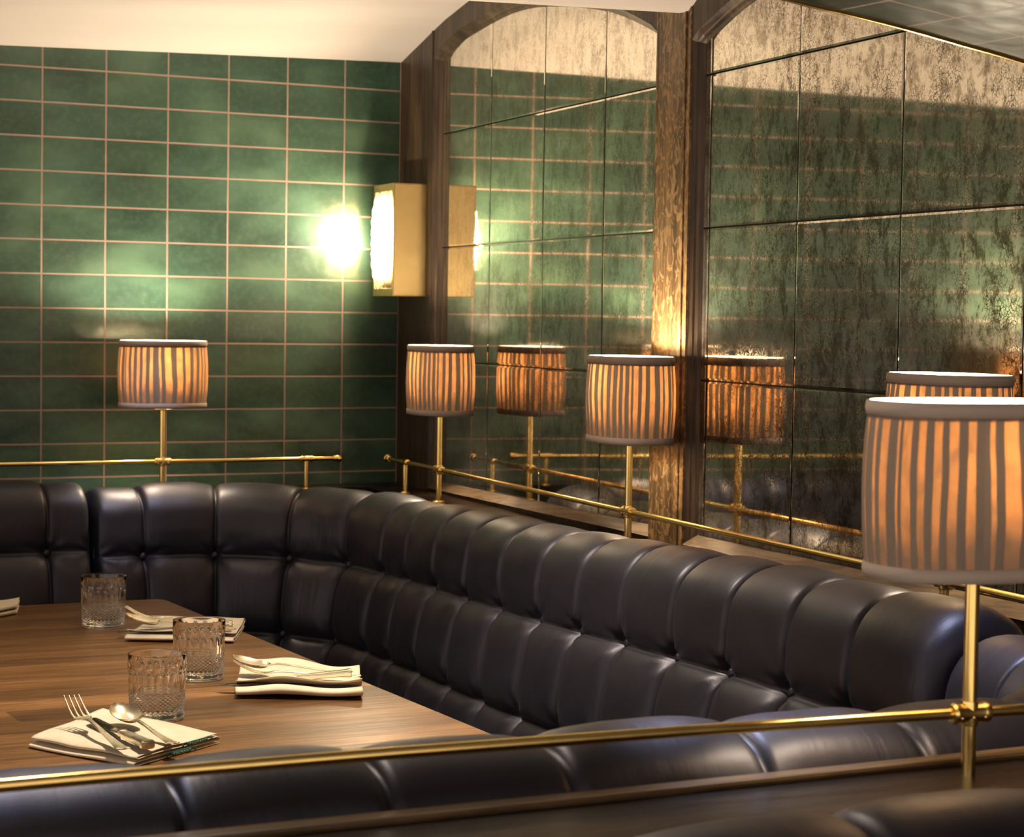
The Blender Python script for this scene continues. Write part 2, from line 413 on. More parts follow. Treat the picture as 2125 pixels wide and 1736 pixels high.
BAYS = [(ARCH1, .928, .940), (ARCH2, .940, .952)]

def wall_face(name, quads, mat, back=UM-.009):
    """boards on the u=0 plane: list of (s0, s1, z0(s0), z0(s1), z1(s0), z1(s1))"""
    bm = bmesh.new()
    for s0, s1, a0, a1, b0, b1, u in quads:
        bm_hexa(bm, [W(s0, back, a0), W(s1, back, a1), W(s1, u, a1), W(s0, u, a0), W(s0, back, b0), W(s1, back, b1), W(s1, u, b1), W(s0, u, b0)])
    return bmobj(name, bm, mat, smooth=False)
TOPZ = 2.25
# corner pilaster, middle pilaster, far pilaster
def pilaster(name, s0, s1, mat, bead=True):
    bm = bmesh.new(); bm_wbox(bm, s0, s1, UM-.009, 0, .90, TOPZ)
    if bead:
        bm_wbox(bm, s0+.012, s1-.020, -.002, .0035, .905, TOPZ, .0015)
        bm_wbox(bm, s0+.0005, s0+.008, -.002, .0025, .905, TOPZ, .001)
        bm_wbox(bm, s1-.009, s1-.0005, -.002, .0025, .905, TOPZ, .001)
    o = bmobj(name, bm, mat, smooth=False); tag(o, kind='structure'); return o
pilaster('trim_1', 0, .245, OAKP, False)
bm = bmesh.new(); bm_wbox(bm, .236, .244, -.004, .003, .905, TOPZ, .0015)
tag(bmobj('trim_2', bm, OAKP, smooth=False), kind='structure')
pilaster('trim_3', 1.497, 1.640, OAKF)
pilaster('trim_4', 3.10, 3.24, OAKF)
for k, (arc, zb0, zb1) in enumerate(BAYS):
    s0, s1 = arc[0][0]-.017, arc[-1][0]+.015
    q = []
    pts = [(s0, arc[0][1]+.006)]+[(s, z+.018) for s, z in arc[1:-1]]+[(s1, arc[-1][1]+.006)]
    for (a, za), (b, zb) in zip(pts, pts[1:]): q.append((a, b, za, zb, TOPZ, TOPZ, 0))
    o = wall_face('trim_%d' % (5+2*k), q, OAKP if k == 0 else OAKP); tag(o, kind='structure')
    o = wall_face('trim_%d' % (6+2*k), [(s0, s1, .895, .895, zb0-.018, zb1-.018, 0)], OAKX); tag(o, kind='structure')
bm = bmesh.new(); bm_wbox(bm, 3.24, 5.6, UM-.009, 0, .9, TOPZ); tag(bmobj('trim_9', bm, OAKP, smooth=False), kind='structure')

def clip(poly, a, b):
    """keep the part of poly left of a->b"""
    out = []
    for i in range(len(poly)):
        p, q = poly[i], poly[(i+1) % len(poly)]
        sp = (b[0]-a[0])*(p[1]-a[1])-(b[1]-a[1])*(p[0]-a[0]); sq = (b[0]-a[0])*(q[1]-a[1])-(b[1]-a[1])*(q[0]-a[0])
        if sp >= 0: out.append(p)
        if (sp >= 0) != (sq >= 0):
            t = sp/(sp-sq); out.append((p[0]+(q[0]-p[0])*t, p[1]+(q[1]-p[1])*t))
    return out
HL = [1.742, 1.477, 1.212, .947]
VL = [[.5843+.316*i for i in range(-1, 4)], [1.9948+.316*i for i in range(-1, 5)]]
LBL = [('tall arched antique mirror next to the corner, reflecting the brass wall light', 'mirror'),
       ('arched antique mirror nearest the camera, heavily foxed, behind the two front lamps', 'mirror')]
rnd = random.Random(4)
for k, (arc, zb0, zb1) in enumerate(BAYS):
    root = thing('antique_mirror', LBL[k][0], LBL[k][1], W((arc[0][0]+arc[-1][0])/2, 0, zb0), group='arched mirrors along the panelled wall')
    s0, s1 = arc[0][0], arc[-1][0]
    bmg = bmesh.new(); bmj = bmesh.new()
    hull = [arc[0]]+arc[4:-4:4]+[arc[-1]]
    ss = [s0]+[s for s in VL[k] if s0+.02 < s < s1-.02]+[s1]; zz = [2.3]+HL[:3]+[.90]
    for i in range(len(ss)-1):
        for j in range(len(zz)-1):
            a, b = ss[i], ss[i+1]; t_, bt = zz[j], zz[j+1]
            poly = [(a, bt), (b, bt), (b, t_), (a, t_)]
            poly = clip(poly, (s0, zb0), (s1, zb1))
            if len(poly) < 3: continue
            if j == 0:
                for p, q_ in zip(hull, hull[1:]): poly = clip(poly, q_, p) if len(poly) > 2 else poly
            if len(poly) < 3: continue
            # drop doubled points
            pp = []
            for p in poly:
                if not pp or math.dist(p, pp[-1]) > 1e-4: pp.append(p)
            if math.dist(pp[0], pp[-1]) < 1e-4: pp.pop()
            if len(pp) < 3: continue
            cx = sum(p[0] for p in pp)/len(pp); cz = sum(p[1] for p in pp)/len(pp)
            def inset(p, dd): 
                return (p[0]+(dd if p[0] < cx else -dd)*(1 if abs(p[0]-a) < 1e-3 or abs(p[0]-b) < 1e-3 else 0), p[1]+(dd if p[1] < cz else -dd)*(1 if abs(p[1]-t_) < 1e-3 or abs(p[1]-bt) < 1e-3 else 0))
            ty, tz = rnd.uniform(-.0011, .0011), rnd.uniform(-.0011, .0011)
            def du(p): return (p[0]-cx)*ty+(p[1]-cz)*tz
            o_ = [bmg.verts.new(W(*(lambda q: (q[0], UM-.0006+du(q), q[1]))(inset(p, .0014)))) for p in pp]
            i_ = [bmg.verts.new(W(*(lambda q: (q[0], UM+du(q), q[1]))(inset(p, .0048)))) for p in pp]
            m_ = len(pp)
            for c in range(m_): bmg.faces.new([o_[c], o_[(c+1) % m_], i_[(c+1) % m_], i_[c]])
            bmg.faces.new(i_)
    bmesh.ops.recalc_face_normals(bmg, faces=bmg.faces)
    for f in bmg.faces:
        if f.normal.dot(Vector((-NX, -NY, 0))) < 0: f.normal_flip()
    me = bpy.data.meshes.new('mirror_glass'); bmg.to_mesh(me); bmg.free(); me.materials.append(MIRROR)
    og = bpy.data.objects.new('mirror_glass', me); COL.objects.link(og); og.parent = root; og.matrix_parent_inverse = root.matrix_basis.inverted()
    # backing plate seen in the joints
    bmj = bmesh.new(); pts = [(s0, zb0), (s1, zb1)]+[(s, z) for s, z in reversed(arc)]
    bmj.faces.new([bmj.verts.new(W(s, UM-.0045, z)) for s, z in pts])
    bmobj('backing', bmj, GROOVE, root, smooth=False)
    # sloping frame moulding round the glass
    inner = [(s0, zb0)]+list(arc)+[(s1, zb1)]
    outer = [(s0-.017, zb0-.018), (s0-.017, arc[0][1]+.006)]+[(s, z+.018) for s, z in arc[1:-1]]+[(s1+.015, arc[-1][1]+.006), (s1+.015, zb1-.018)]
    def frame(name, idx, mat):
        bmf = bmesh.new(); rows = []
        for ii in idx:
            (si, zi), (so, zo) = inner[ii], outer[ii]
            prof = [(0, UM-.001), (.25, UM+.005), (.5, UM+.009), (.58, UM+.0125), (1, .0005)]
            rows.append([bmf.verts.new(W(si+(so-si)*f_, u_, zi+(zo-zi)*f_)) for f_, u_ in prof])
        for A, B in zip(rows, rows[1:]):
            for c in range(len(A)-1): bmf.faces.new([A[c], A[c+1], B[c+1], B[c]])
        bmobj(name, bmf, mat, root, smooth=False)
    N = len(inner)
    frame('frame', range(N), OAKP)
    # bottom rail, overlaid in paler oak that paints in its lit look
    bmf = bmesh.new(); rows = []
    for f_ in (0, 1):
        si, so = (s0, s0-.017) if f_ == 0 else (s1, s1+.015); zi = zb0 if f_ == 0 else zb1
        prof = [(0, UM-.001), (.12, UM+.002), (1, .0015)]
        rows.append([bmf.verts.new(W(si+(so-si)*a_, u_, zi-.018*a_)) for a_, u_ in prof])
    for A, B in zip(rows, rows[1:]):
        for c in range(len(A)-1): bmf.faces.new([A[c], A[c+1], B[c+1], B[c]])
    bmobj('bottom_rail', bmf, OAKH, root, smooth=False)

# ledges that the rails stand on
def ledge(name, t0, t1, o0, o1, z0, z1, mat, step=.06):
    bm = bmesh.new(); n = max(2, int((t1-t0)/step)); R = []
    for i in range(n+1):
        t = t0+(t1-t0)*i/n
        R.append([bm.verts.new((*plan(t, o)[:2], z)) for o, z in ((o0, z0), (o1, z0), (o1, z1-.004), (o1-.004, z1), (o0, z1))])
    for A, B in zip(R, R[1:]):
        for c in range(5): bm.faces.new([A[c], A[(c+1) % 5], B[(c+1) % 5], B[c]])
    bm.faces.new(R[0]); bm.faces.new(R[-1][::-1])
    return bmobj(name, bm, mat, smooth=False)
tt = [sum((s[3] if s[0] == 'L' else (s[2]-.2)*s[3]) for s in _SEG[:i]) for i in range(6)]
bm = bmesh.new(); bm_box(bm, (-4.5, -.112, 0), (-.004, -.0005, .905), .002)
tag(bmobj('trim_10', bm, OAKX, smooth=False), kind='structure')
bm = bmesh.new(); bm_wbox(bm, .118, 3.44, .0005, .112, 0, .905, .002)
tag(bmobj('trim_11', bm, OAKX, smooth=False), kind='structure')
bm = bmesh.new(); bm_box(bm, (-4.5, -3.445, 0), (-.40, -3.312, .924), .003); 
tag(bmobj('wall_front', bm, OAKX, smooth=False), kind='structure')
bm = bmesh.new(); bm_box(bm, (-4.5, -3.330, .9235), (-.40, -3.308, .9305), .003)
tag(bmobj('trim_15', bm, m_wood('oak_nosing_lit', (.06, .034, .015), (.12, .072, .032), (.22, .14, .065), 'x', 1., .3), smooth=False), kind='structure')  # lighter oak, the golden light along the nosing is painted in

# tiled archway over the front partition
AK = [(-4.6, 1.640), (-1.75, 1.640), (-1.55, 1.632), (-1.35, 1.611), (-1.163, 1.5845), (-1.109, 1.5785), (-1.051, 1.5712), (-.988, 1.5618), (-.92, 1.5515), (-.80, 1.528), (-.65, 1.49), (-.50, 1.44), (-.36, 1.38)]
AK = AK[:1]+smooth_curve(AK[1:])
KA = 1.2688
AK = [(x if i == 0 else CAM.x+(x-CAM.x)*KA, CAM.z+(z-CAM.z)*KA) for i, (x, z) in enumerate(AK)]
YA0, YA1 = -2.95, -3.55
V = []; F = []; UV = []; L = 0
for i, (x, z) in enumerate(AK):
    if i: L += math.dist(AK[i], AK[i-1])
    V += [(x, YA0, z), (x, YA1, z)]; UV += [(L, YA0), (L, YA1)]
for i in range(len(AK)-1): F.append((2*i, 2*i+1, 2*i+3, 2*i+2))
SOFT = m_tile('green_soffit_tile_shaded', which='UV', loc=(.052, -.012, 0), tw=.0890, th=.1015, light=.32)  # the wall's tile again, with the soffit's shade put into its colour
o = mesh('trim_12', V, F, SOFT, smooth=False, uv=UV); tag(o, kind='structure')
bm = bmesh.new()
for (x, z), (x2, z2) in zip(AK, AK[1:]):
    for ya, yb in ((YA0, YA0-.04), (YA1+.04, YA1)):
        bm_hexa(bm, [(x, yb, z+.002), (x2, yb, z2+.002), (x2, ya, z2+.002), (x, ya, z+.002), (x, yb, 2.5), (x2, yb, 2.5), (x2, ya, 2.5), (x, ya, 2.5)])
tag(bmobj('trim_13', bm, CEIL, smooth=False), kind='structure')
bm = bmesh.new(); prev = None
for i, (x, z) in enumerate(AK):
    ring = [bm.verts.new((x, YA0+.003+.0045*math.cos(a), z+.0005+.0045*math.sin(a))) for a in [j*math.pi/4 for j in range(8)]]
    if prev:
        for c in range(8): bm.faces.new([prev[c], prev[(c+1) % 8], ring[(c+1) % 8], ring[c]])
    prev = ring
tag(bmobj('trim_14', bm, BRASS), kind='structure')

# ------------------------------------------------------------------ deep-buttoned benches
PROF = [(.128, -.090), (.126, -.062), (.132, -.040), (.152, -.023), (.185, -.016), (.222, -.024), (.248, -.046), (.260, -.080), (.265, -.115), (.268, -.150),
        (.282, -.205), (.292, -.260), (.300, -.315), (.310, -.370), (.318, -.425), (.325, -.480), (.33, -.53)]
VR = [9, 12, 15, 16]      # knot indices of the button rows / bottom
def cr(P, f):
    i = min(int(f), len(P)-2); t = f-i
    g = lambda k: P[max(0, min(len(P)-1, k))]
    p0, p1, p2, p3 = g(i-1), g(i), g(i+1), g(i+2)
    return tuple(.5*((2*p1[c])+(-p0[c]+p2[c])*t+(2*p0[c]-5*p1[c]+4*p2[c]-p3[c])*t*t+(-p0[c]+3*p1[c]-3*p2[c]+p3[c])*t**3) for c in (0, 1))
def cells(bounds, n):
    out = []
    for k, (a, b) in enumerate(zip(bounds, bounds[1:])):
        for i in range(n):
            f = .5-.5*math.cos(math.pi*i/n); f = .55*f+.45*i/n
            out.append((k, -1+2*f, a+(b-a)*f))
    out.append((len(bounds)-2, 1., bounds[-1])); return out
def puff(x, p=4.0, q=.5): return max(0., 1-abs(x)**p)**q
def bench_back(root, T, zc, nx=26, A=.025, flip=None, seams=(), rough=0.):
    """T: seam positions along the bench; zc(t): crest height"""
    cx = cells(T, nx); vb = [0]+VR
    cy = []
    for k, (a, b) in enumerate(zip(vb, vb[1:])):
        n = [34, 22, 20, 6][k]
        for i in range(n):
            f = i/n
            if k > 0: f = .5*(f)+.5*(.5-.5*math.cos(math.pi*f))
            else: f = math.sin(f*math.pi/2)*.6+f*.4
            cy.append((k, f, a+(b-a)*f))
    cy.append((3, 1., vb[-1]))
    V = []; UV = []; F = []
    nT = len(T)
    for k, x, t in cx:
        zc_ = zc(t); wcell = T[k+1]-T[k]
        end = 0.
        for c, f, v in cy:
            o, z = cr(PROF, v); o2, z2 = cr(PROF, min(v+.05, 15.99)); o1, z1 = cr(PROF, max(v-.05, 0))
            tx, tz = o2-o1, z2-z1; l = math.hypot(tx, tz) or 1; nx_, nz_ = -tz/l, tx/l
            if nz_ < 0 and v < 5: nx_, nz_ = nx_, nz_
            no, nz = -nx_*-1, nz_*-1
            # outward: away from the core of the roll
            no, nz = (-tz/l, tx/l)
            if (o-.19)*no+(z+.09)*nz < 0: no, nz = -no, -nz
            if c == 0: fy = max(0., 1-f**5)**.55; yy = 2*f-1
            elif c < 3: yy = 2*f-1; fy = puff(yy, 3.2, .55)
            else: yy = 0; fy = 1
            amp = A*min(1.25, wcell/.17)*(.30+.70*min(1, max(0, (v-1.5)/3)))
            hx = puff(x, 2.8, .55)
            h = amp*hx*fy
            if c == 0: h -= .007*(1-hx)*(1-min(1, v/5))
            if c == 0: h *= (.72+.28*math.sin(min(1, f*1.3)*math.pi))
            # seams are shallower half way between the buttons
            if c in (1, 2): h += .004*(1-yy*yy)*(1-hx)
            if c == 0: h += .016*min(1, (1-f)*1.3)**.7*(1-hx)
            h -= .0065*math.exp(-(((1-abs(x))*wcell/2)/.0045)**2)*(.6 if c else 1.)
            # button pits
            for r, vr in enumerate((9, 12, 15)):
                dv = (v-vr)*.052; dx = (1-abs(x))*wcell/2
                if not ((k == 0 and x < 0) or (k == nT-2 and x > 0)):
                    h -= .014*math.exp(-(dx*dx+dv*dv)/(2*.013**2))
                # gathered folds fanning out of each button
                rr = math.hypot(dx, dv)
                if rr < .085:
                    an = math.atan2(dv, dx if x < 0 else -dx)
                    h += .0016*math.sin(an*7+k*2.1+r)*math.exp(-((rr-.032)/.022)**2)
            # closed ends of the upholstery
            if (k == 0 and x < -.2) or (k == nT-2 and x > .2):
                e = (abs(x)-.2)/.8; h -= .020*max(0, e)**6
            h += .0022*(noise.noise(Vector((t*7, v*.6, 3.1)))+.6*noise.noise(Vector((t*19, v*1.2, 9.1))))
            X, Y, px, py = plan(t, o+no*h)
            P = Vector((X, Y, zc_+z+nz*h))
            if flip: P = flip(P)
            V.append(P); UV.append((t, v*.052))
    m = len(cy)
    for i in range(len(cx)-1):
        for j in range(m-1):
            F.append((i*m+j, i*m+j+1, (i+1)*m+j+1, (i+1)*m+j) if not flip else (i*m+j, (i+1)*m+j, (i+1)*m+j+1, i*m+j+1))
    # end caps
    nV = len(V)
    for i in (0, len(cx)-1):
        c = sum((V[i*m+j] for j in range(m)), Vector())/m; V.append(c); UV.append((cx[i][2], 0))
        for j in range(m-1):
            a, b = i*m+j, i*m+j+1
            F.append((len(V)-1, b, a) if i == 0 else (len(V)-1, a, b))
    cush = mesh('tufted_cushion', V, F, LEATHER, root, True, UV)
    # buttons
    for t in T[1:-1]:
        if t in seams: continue
        for r, vr in enumerate((9, 12, 15)):
            o, z = cr(PROF, vr)
            X, Y, px, py = plan(t, o-.011); P = Vector((X, Y, zc(t)+z)); nrm = Vector((px, py, .12))
            if flip: P = flip(P); nrm = Vector((nrm.x, -nrm.y, nrm.z))
            bm = bmesh.new(); bm_lathe(bm, P, nrm, [(-.004, .0088), (.0005, .0088), (.003, .0078), (.0050, .0052), (.0058, .002), (.0060, 0)], 16)
            bmobj('button', bm, LEATHER, cush)
def bench_seat(root, t0, t1, flip=None):
    bm = bmesh.new(); n = max(2, int((t1-t0)/.06)); R = []
    prof = [(.30, .002), (.74, .002), (.74, .34), (.765, .36), (.775, .40), (.76, .44), (.72, .462), (.55, .468), (.32, .455), (.30, .44)]
    for i in range(n+1):
        t = t0+.004+(t1-t0-.008)*i/n; row = []
        for o, z in prof:
            # stop the inner edge of tight corners from folding over
            for s_, (a_, b_) in zip(_SEG[1::2], ((tt[1], tt[2]), (tt[3], tt[4]))):
                if a_-.001 <= t <= b_+.001: o = min(o, s_[2]-.02)
            X, Y, px, py = plan(t, o); P = Vector((X, Y, z))
            row.append(bm.verts.new(flip(P) if flip else P))
        R.append(row)
    k = len(prof)
    for A, B in zip(R, R[1:]):
        for c in range(k): bm.faces.new([A[c], A[(c+1) % k], B[(c+1) % k], B[c]])
    bm.faces.new(R[0]); bm.faces.new(R[-1][::-1])
    bmobj('seat_cushion', bm, LEATHER, root, True, angle=50)
def ZR(t):
    kn = [(3.3, .927), (3.6, .926), (3.95, .919), (4.2, .921), (4.55, .932), (5.09, .943), (5.5, .958), (5.95, .972), (6.3, .974), (6.5, .972)]
    for (a, za), (b, zb) in zip(kn, kn[1:]):
        if t <= b: return za+(zb-za)*max(0, t-a)/(b-a)
    return kn[-1][1]
def bench(label, T, zc, seams=(), A=.025, flip=None, **kw):
    X, Y, _, _ = plan((T[0]+T[-1])/2, .3); P = Vector((X, Y, 0))
    if flip: P = flip(P)
    root = thing('banquette', label, 'bench', P, group=None)
    bench_back(root, T, zc, flip=flip, seams=seams, A=A, **kw); bench_seat(root, T[0], T[-1], flip)
    return root
TL = [3.356-.010-.2-.15*i for i in range(8)]; TL = sorted(TL+[3.356-.004]); TL = [1.65]+[t for t in [3.255-.165*i for i in range(9)] if t > 1.8][::-1]+[3.352]
bench('navy leather bench back at the left, against the green tiles, one buttoned seam showing', TL, lambda t: .942, nx=22)
TM = [3.362, 3.471, 3.652, 3.852, 4.047, 4.270, 4.431, 4.607, 4.791, 4.973, 5.158, 5.337, 5.514, 5.700, 5.874, 6.052, 6.217, 6.412]
bench('long navy deep-buttoned bench curving from the tiled wall along the mirrored wall', TM, ZR, seams=(4.431,))
TF = [6.424, 6.56, 6.74, 6.92, 7.09, 7.263, 7.455, 7.62, 7.79, 7.96, 8.13, 8.30, 8.47, 8.9]
bench('navy leather bench back running behind the front brass rail', TF, lambda t: .955+.010*min(1, max(0, (t-6.9)/.9)), nx=24)
# its twin on the camera's side of the partition
FL = lambda P: Vector((P.x, -3.33-(P.y-YF), P.z))
TN = [7.05, 7.22, 7.42, 7.64, 7.86, 8.08, 8.30, 8.6]
TN = [6.80, 6.905, 7.13, 7.335, 7.52, 7.70, 7.88, 8.06, 8.3]
FL2 = lambda P: Vector((P.x, -3.33-(P.y-YF), P.z))
bench('navy leather bench back in the bottom right, turned towards the camera', [tt[4]+.001]+[7.13, 7.335, 7.52, 7.70, 7.88, 8.06, 8.3], lambda t: .942, nx=16, flip=FL2)

# ------------------------------------------------------------------ brass rails
RZ = .978; RR = .0050
def rail(label, a, b, fits, posts, caps, ex):
    a = Vector(a); b = Vector(b); d = (b-a).normalized()
    root = thing('brass_rail', label, 'rail', ((a.x+b.x)/2, (a.y+b.y)/2, .905))
    bm = bmesh.new(); path = [a]+[Vector((*q, RZ)) for q in (ex or [])]+[b]; prev = None
    for i, p in enumerate(path):
        tg = (path[min(i+1, len(path)-1)]-path[max(i-1, 0)]).normalized(); sd_ = tg.cross(Vector((0, 0, 1)))
        ring = [bm.verts.new(p+(sd_*math.cos(j*math.pi/10)+Vector((0, 0, 1))*math.sin(j*math.pi/10))*RR) for j in range(20)]
        if prev:
            for c in range(20): bm.faces.new([prev[c], prev[(c+1) % 20], ring[(c+1) % 20], ring[c]])
        prev = ring
    bmobj('tube', bm, BRASS, root, angle=40)
    if ex: d = Vector((.99, -.10, 0)).normalized()
    for p, s in ((a, -1), (b, 1)):
        if (s < 0 and 'a' in caps) or (s > 0 and 'b' in caps):
            bm = bmesh.new(); bm_lathe(bm, p-d*s*.008, d*s, [(-.002, .006), (0, .0076), (.009, .0080), (.010, .0092), (.014, .0094), (.017, .0080), (.018, .004), (.0182, 0)], 20)
            bmobj('end_cap', bm, BRASS, root, angle=40)
    for p in fits:
        p = Vector(p); bm = bmesh.new()
        bm_lathe(bm, p-d*.019, d, [(0, .0058), (.0002, .0078), (.003, .0094), (.006, .0088), (.008, .0084), (.030, .0084), (.032, .0088), (.035, .0094), (.0378, .0086), (.038, .0058)], 24)
        bm_lathe(bm, p-Vector((0, 0, .011)), (0, 0, 1), [(0, .0066), (.0002, .0074), (.002, .0078), (.020, .0078), (.0218, .0074), (.022, .0066)], 24)
        side = d.cross(Vector((0, 0, 1)))
        for q in (-.012, 0, .012):
            for sg in (1, -1):
                bm_lathe(bm, p+d*q+side*sg*.0072-Vector((0, 0, .003)), side*sg, [(0, .0016), (.0012, .0016), (.0018, .0008), (.0019, 0)], 8)
        bmobj('fitting', bm, BRASS, root, angle=40)
    for p in posts:
        p = Vector(p); bm = bmesh.new()
        bm_tube(bm, (p.x, p.y, .905), (p.x, p.y, RZ), .0055, 20); bm_lathe(bm, (p.x, p.y, .905), (0, 0, 1), [(0, .013), (.003, .013), (.005, .010), (.006, .006)], 20)
        bmobj('post', bm, BRASS, root, angle=40)
        bm = bmesh.new(); bm_lathe(bm, p-d*.016, d, [(0, .0056), (.0002, .0072), (.004, .0080), (.007, .0072), (.025, .0072), (.028, .0080), (.0318, .0072), (.032, .0056)], 24)
        bmobj('fitting', bm, BRASS, root, angle=40)
LAMPS_B = [(-.651, -.15), (-1.63, -.15), (-2.6, -.15)]
rail('thin brass rail in front of the green tiled wall', (-3.6, -.15, RZ), (-.222, -.15, RZ), [(x, y, RZ) for x, y in LAMPS_B], [(-.300, -.15, RZ)], 'b', 0)
LR = [.574, 1.597, 2.620]
rail('long brass rail slanting along below the arched mirrors', W(.205, .087, RZ), W(3.05, .087, RZ), [W(s, .087, RZ) for s in LR], [W(.335, .087, RZ)], 'ab', 0)
rail('brass rail across the foreground, above the nearest bench back', (-3.6, -3.314, RZ), (-.62, -3.405, RZ), [(-.973, -3.362, RZ), (-2.45, -3.314, RZ)], [], 'b',
     [(-1.75, -3.314), (-1.5, -3.320), (-1.25, -3.334), (-1.05, -3.352), (-.85, -3.376)])

# ------------------------------------------------------------------ pleated lamps
def sup(a, ax, by, n=2.5):
    c, s = math.cos(a), math.sin(a)
    return ax*math.copysign(abs(c)**(2/n), c), by*math.copysign(abs(s)**(2/n), s)
SA, SB, SZ0, SZ1 = .0985, .064, 1.100-.905, 1.252-.905
def make_lamp():
    root = thing('rail_lamp', 'lamp', 'lamp', (0, 0, .905), group='pleated lamps standing on the brass rails')
    bm = bmesh.new()
    bm_tube(bm, (0, 0, 0), (0, 0, SZ0+.012), .0064, 24); bm_lathe(bm, (0, 0, 0), (0, 0, 1), [(0, .014), (.003, .014), (.005, .011), (.006, .007)], 24)
    bmobj('pole', bm, BRASS, root, local=True, angle=40)
    bm = bmesh.new(); bm_lathe(bm, (0, 0, SZ0-.006), (0, 0, 1), [(0, .008), (.001, .020), (.003, .021), (.0035, .019), (.006, .012), (.010, .010)], 24)
    for a in (0, math.pi/2, math.pi, 3*math.pi/2):
        x, y = sup(a, SA, SB); bm_tube(bm, (0, 0, SZ0-.002), (x*.97, y*.97, SZ0+.004), .0013, 8)
    bmobj('shade_carrier', bm, BRASS, root, local=True, angle=40)
    bm = bmesh.new(); bm_lathe(bm, (0, 0, SZ0+.01), (0, 0, 1), [(0, .012), (.03, .012), (.034, .010), (.035, .006)], 20)
    hold = bmobj('bulb_holder', bm, BRASS, root, local=True, angle=40)
    bm = bmesh.new(); bm_lathe(bm, (0, 0, SZ0+.043), (0, 0, 1), [(0, .008), (.010, .010), (.022, .017), (.034, .019), (.046, .015), (.053, .008), (.055, 0)], 24)
    bmobj('bulb', bm, BULB, hold, local=True)
    # fabric: pleats as real ripples
    N = 576; K = 14; V = []; F = []; UV = []
    for i in range(N):
        a = i*2*math.pi/N; x, y = sup(a, SA, SB); r = math.hypot(x, y)
        for k in range(K+1):
            f = k/K; z = SZ0+.010+(SZ1-SZ0-.020)*f
            bulge = .0035*math.sin(math.pi*f)+.0012*noise.noise(Vector((math.cos(a)*4, math.sin(a)*4, f*2.5)))*4*f*(1-f)
            ph = a*36+.6*noise.noise(Vector((a*6, f*1.2, 5)))
            pl = .0011*(abs((ph/(2*math.pi)) % 1-.5)*2-.5)*min(1, 6*f+.15, 6*(1-f)+.15)
            wr = .0012*max(0, .35-f)/.35*noise.noise(Vector((a*14, f*16, 1.)))
            q = (r+bulge+pl*1.5+wr)/r
            V.append((x*q, y*q, z)); UV.append((i/N, f))
    for i in range(N):
        for k in range(K):
            a_, b_ = i*(K+1)+k, ((i+1) % N)*(K+1)+k; F.append((a_, b_, b_+1, a_+1))
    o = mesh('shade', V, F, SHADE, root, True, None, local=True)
    shade = o; l = o.data.uv_layers.new(name='uv')
    for p in o.data.polygons:
        wrap = any(UV[v_][0] > .9 for v_ in p.vertices)
        for li in p.loop_indices:
            u_, v_ = UV[o.data.loops[li].vertex_index]
            l.data[li].uv = (u_+1 if wrap and u_ < .1 else u_, v_)
    bm = bmesh.new(); R = []
    for i in range(96):
        a = i*2*math.pi/96; R.append([bm.verts.new((*sup(a, SA-.0016, SB-.0016), z)) for z in (SZ1-.016, SZ1+.0002)])
    for i in range(96): A, B = R[i], R[(i+1) % 96]; bm.faces.new([A[0], A[1], B[1], B[0]])
    bmobj('lining', bm, INNER, shade, local=True)
    for z0, z1, nm in ((SZ0, SZ0+.012, 'bottom_binding'), (SZ1-.0125, SZ1, 'top_binding')):
        bm = bmesh.new(); R = []
        for i in range(96):
            a = i*2*math.pi/96; x, y = sup(a, SA+.0012, SB+.0012); x2, y2 = sup(a, SA-.0012, SB-.0012)
            x3, y3 = sup(a, SA+.0022, SB+.0022)
            R.append([bm.verts.new(p) for p in ((x2, y2, z0), (x, y, z0), (x3, y3, (z0+z1)/2), (x, y, z1), (x2, y2, z1))])
        for i in range(96):
            A, B = R[i], R[(i+1) % 96]
            for c in range(5): bm.faces.new([A[c], A[(c+1) % 5], B[(c+1) % 5], B[c]])
        bmobj(nm, bm, BAND, shade, local=True)
    return root
def m_bulb():
    t = NT('frosted_bulb'); e = t.n('ShaderNodeEmission'); e.inputs[0].default_value = (1, .74, .42, 1); e.inputs[1].default_value = 40
    t.l(e.outputs[0], t.out.inputs[0]); return t.m
BULB = m_bulb()
LAMPW = 13
def copy_tree(o, parent=None):
    c = o.copy(); COL.objects.link(c)
    if parent: c.parent = parent
    for ch in list(o.children): copy_tree(ch, c)
    return c
proto = make_lamp()
spots = [((*LAMPS_B[0], .905), 0, 'pleated brass lamp standing alone in front of the green tiled wall'),
         (W(LR[0], .087, .905), math.atan2(DY, DX), 'pleated brass lamp by the corner pilaster, smallest of those on the long rail'),
         (W(LR[1], .087, .905), math.atan2(DY, DX), 'pleated brass lamp overlapping the golden oak pilaster between the mirrors'),
         (W(LR[2], .087, .905), math.atan2(DY, DX), 'pleated brass lamp on the long rail, half hidden behind the nearest lamp'),
         ((-.973, -3.362, .905), -.08, 'large pleated lamp nearest the camera, cut off by the right edge'),
         ((*LAMPS_B[1], .905), 0, 'pleated lamp by the tiled wall, seen only mirrored at the right edge')]
for i, (p, rz, lab) in enumerate(spots):
    o = proto if i == 0 else copy_tree(proto)
    o.location = p; o.rotation_euler = (0, 0, rz); o['label'] = lab
    l = bpy.data.lights.new('lamp_glow', 'POINT'); l.energy = LAMPW*(1, 1, 1, .6, .5, 1)[i]; l.color = (1, .84, .62); l.shadow_soft_size = .022
    lo = bpy.data.objects.new('lamp_glow', l); COL.objects.link(lo); lo.location = (p[0], p[1], .905+SZ0+.102)

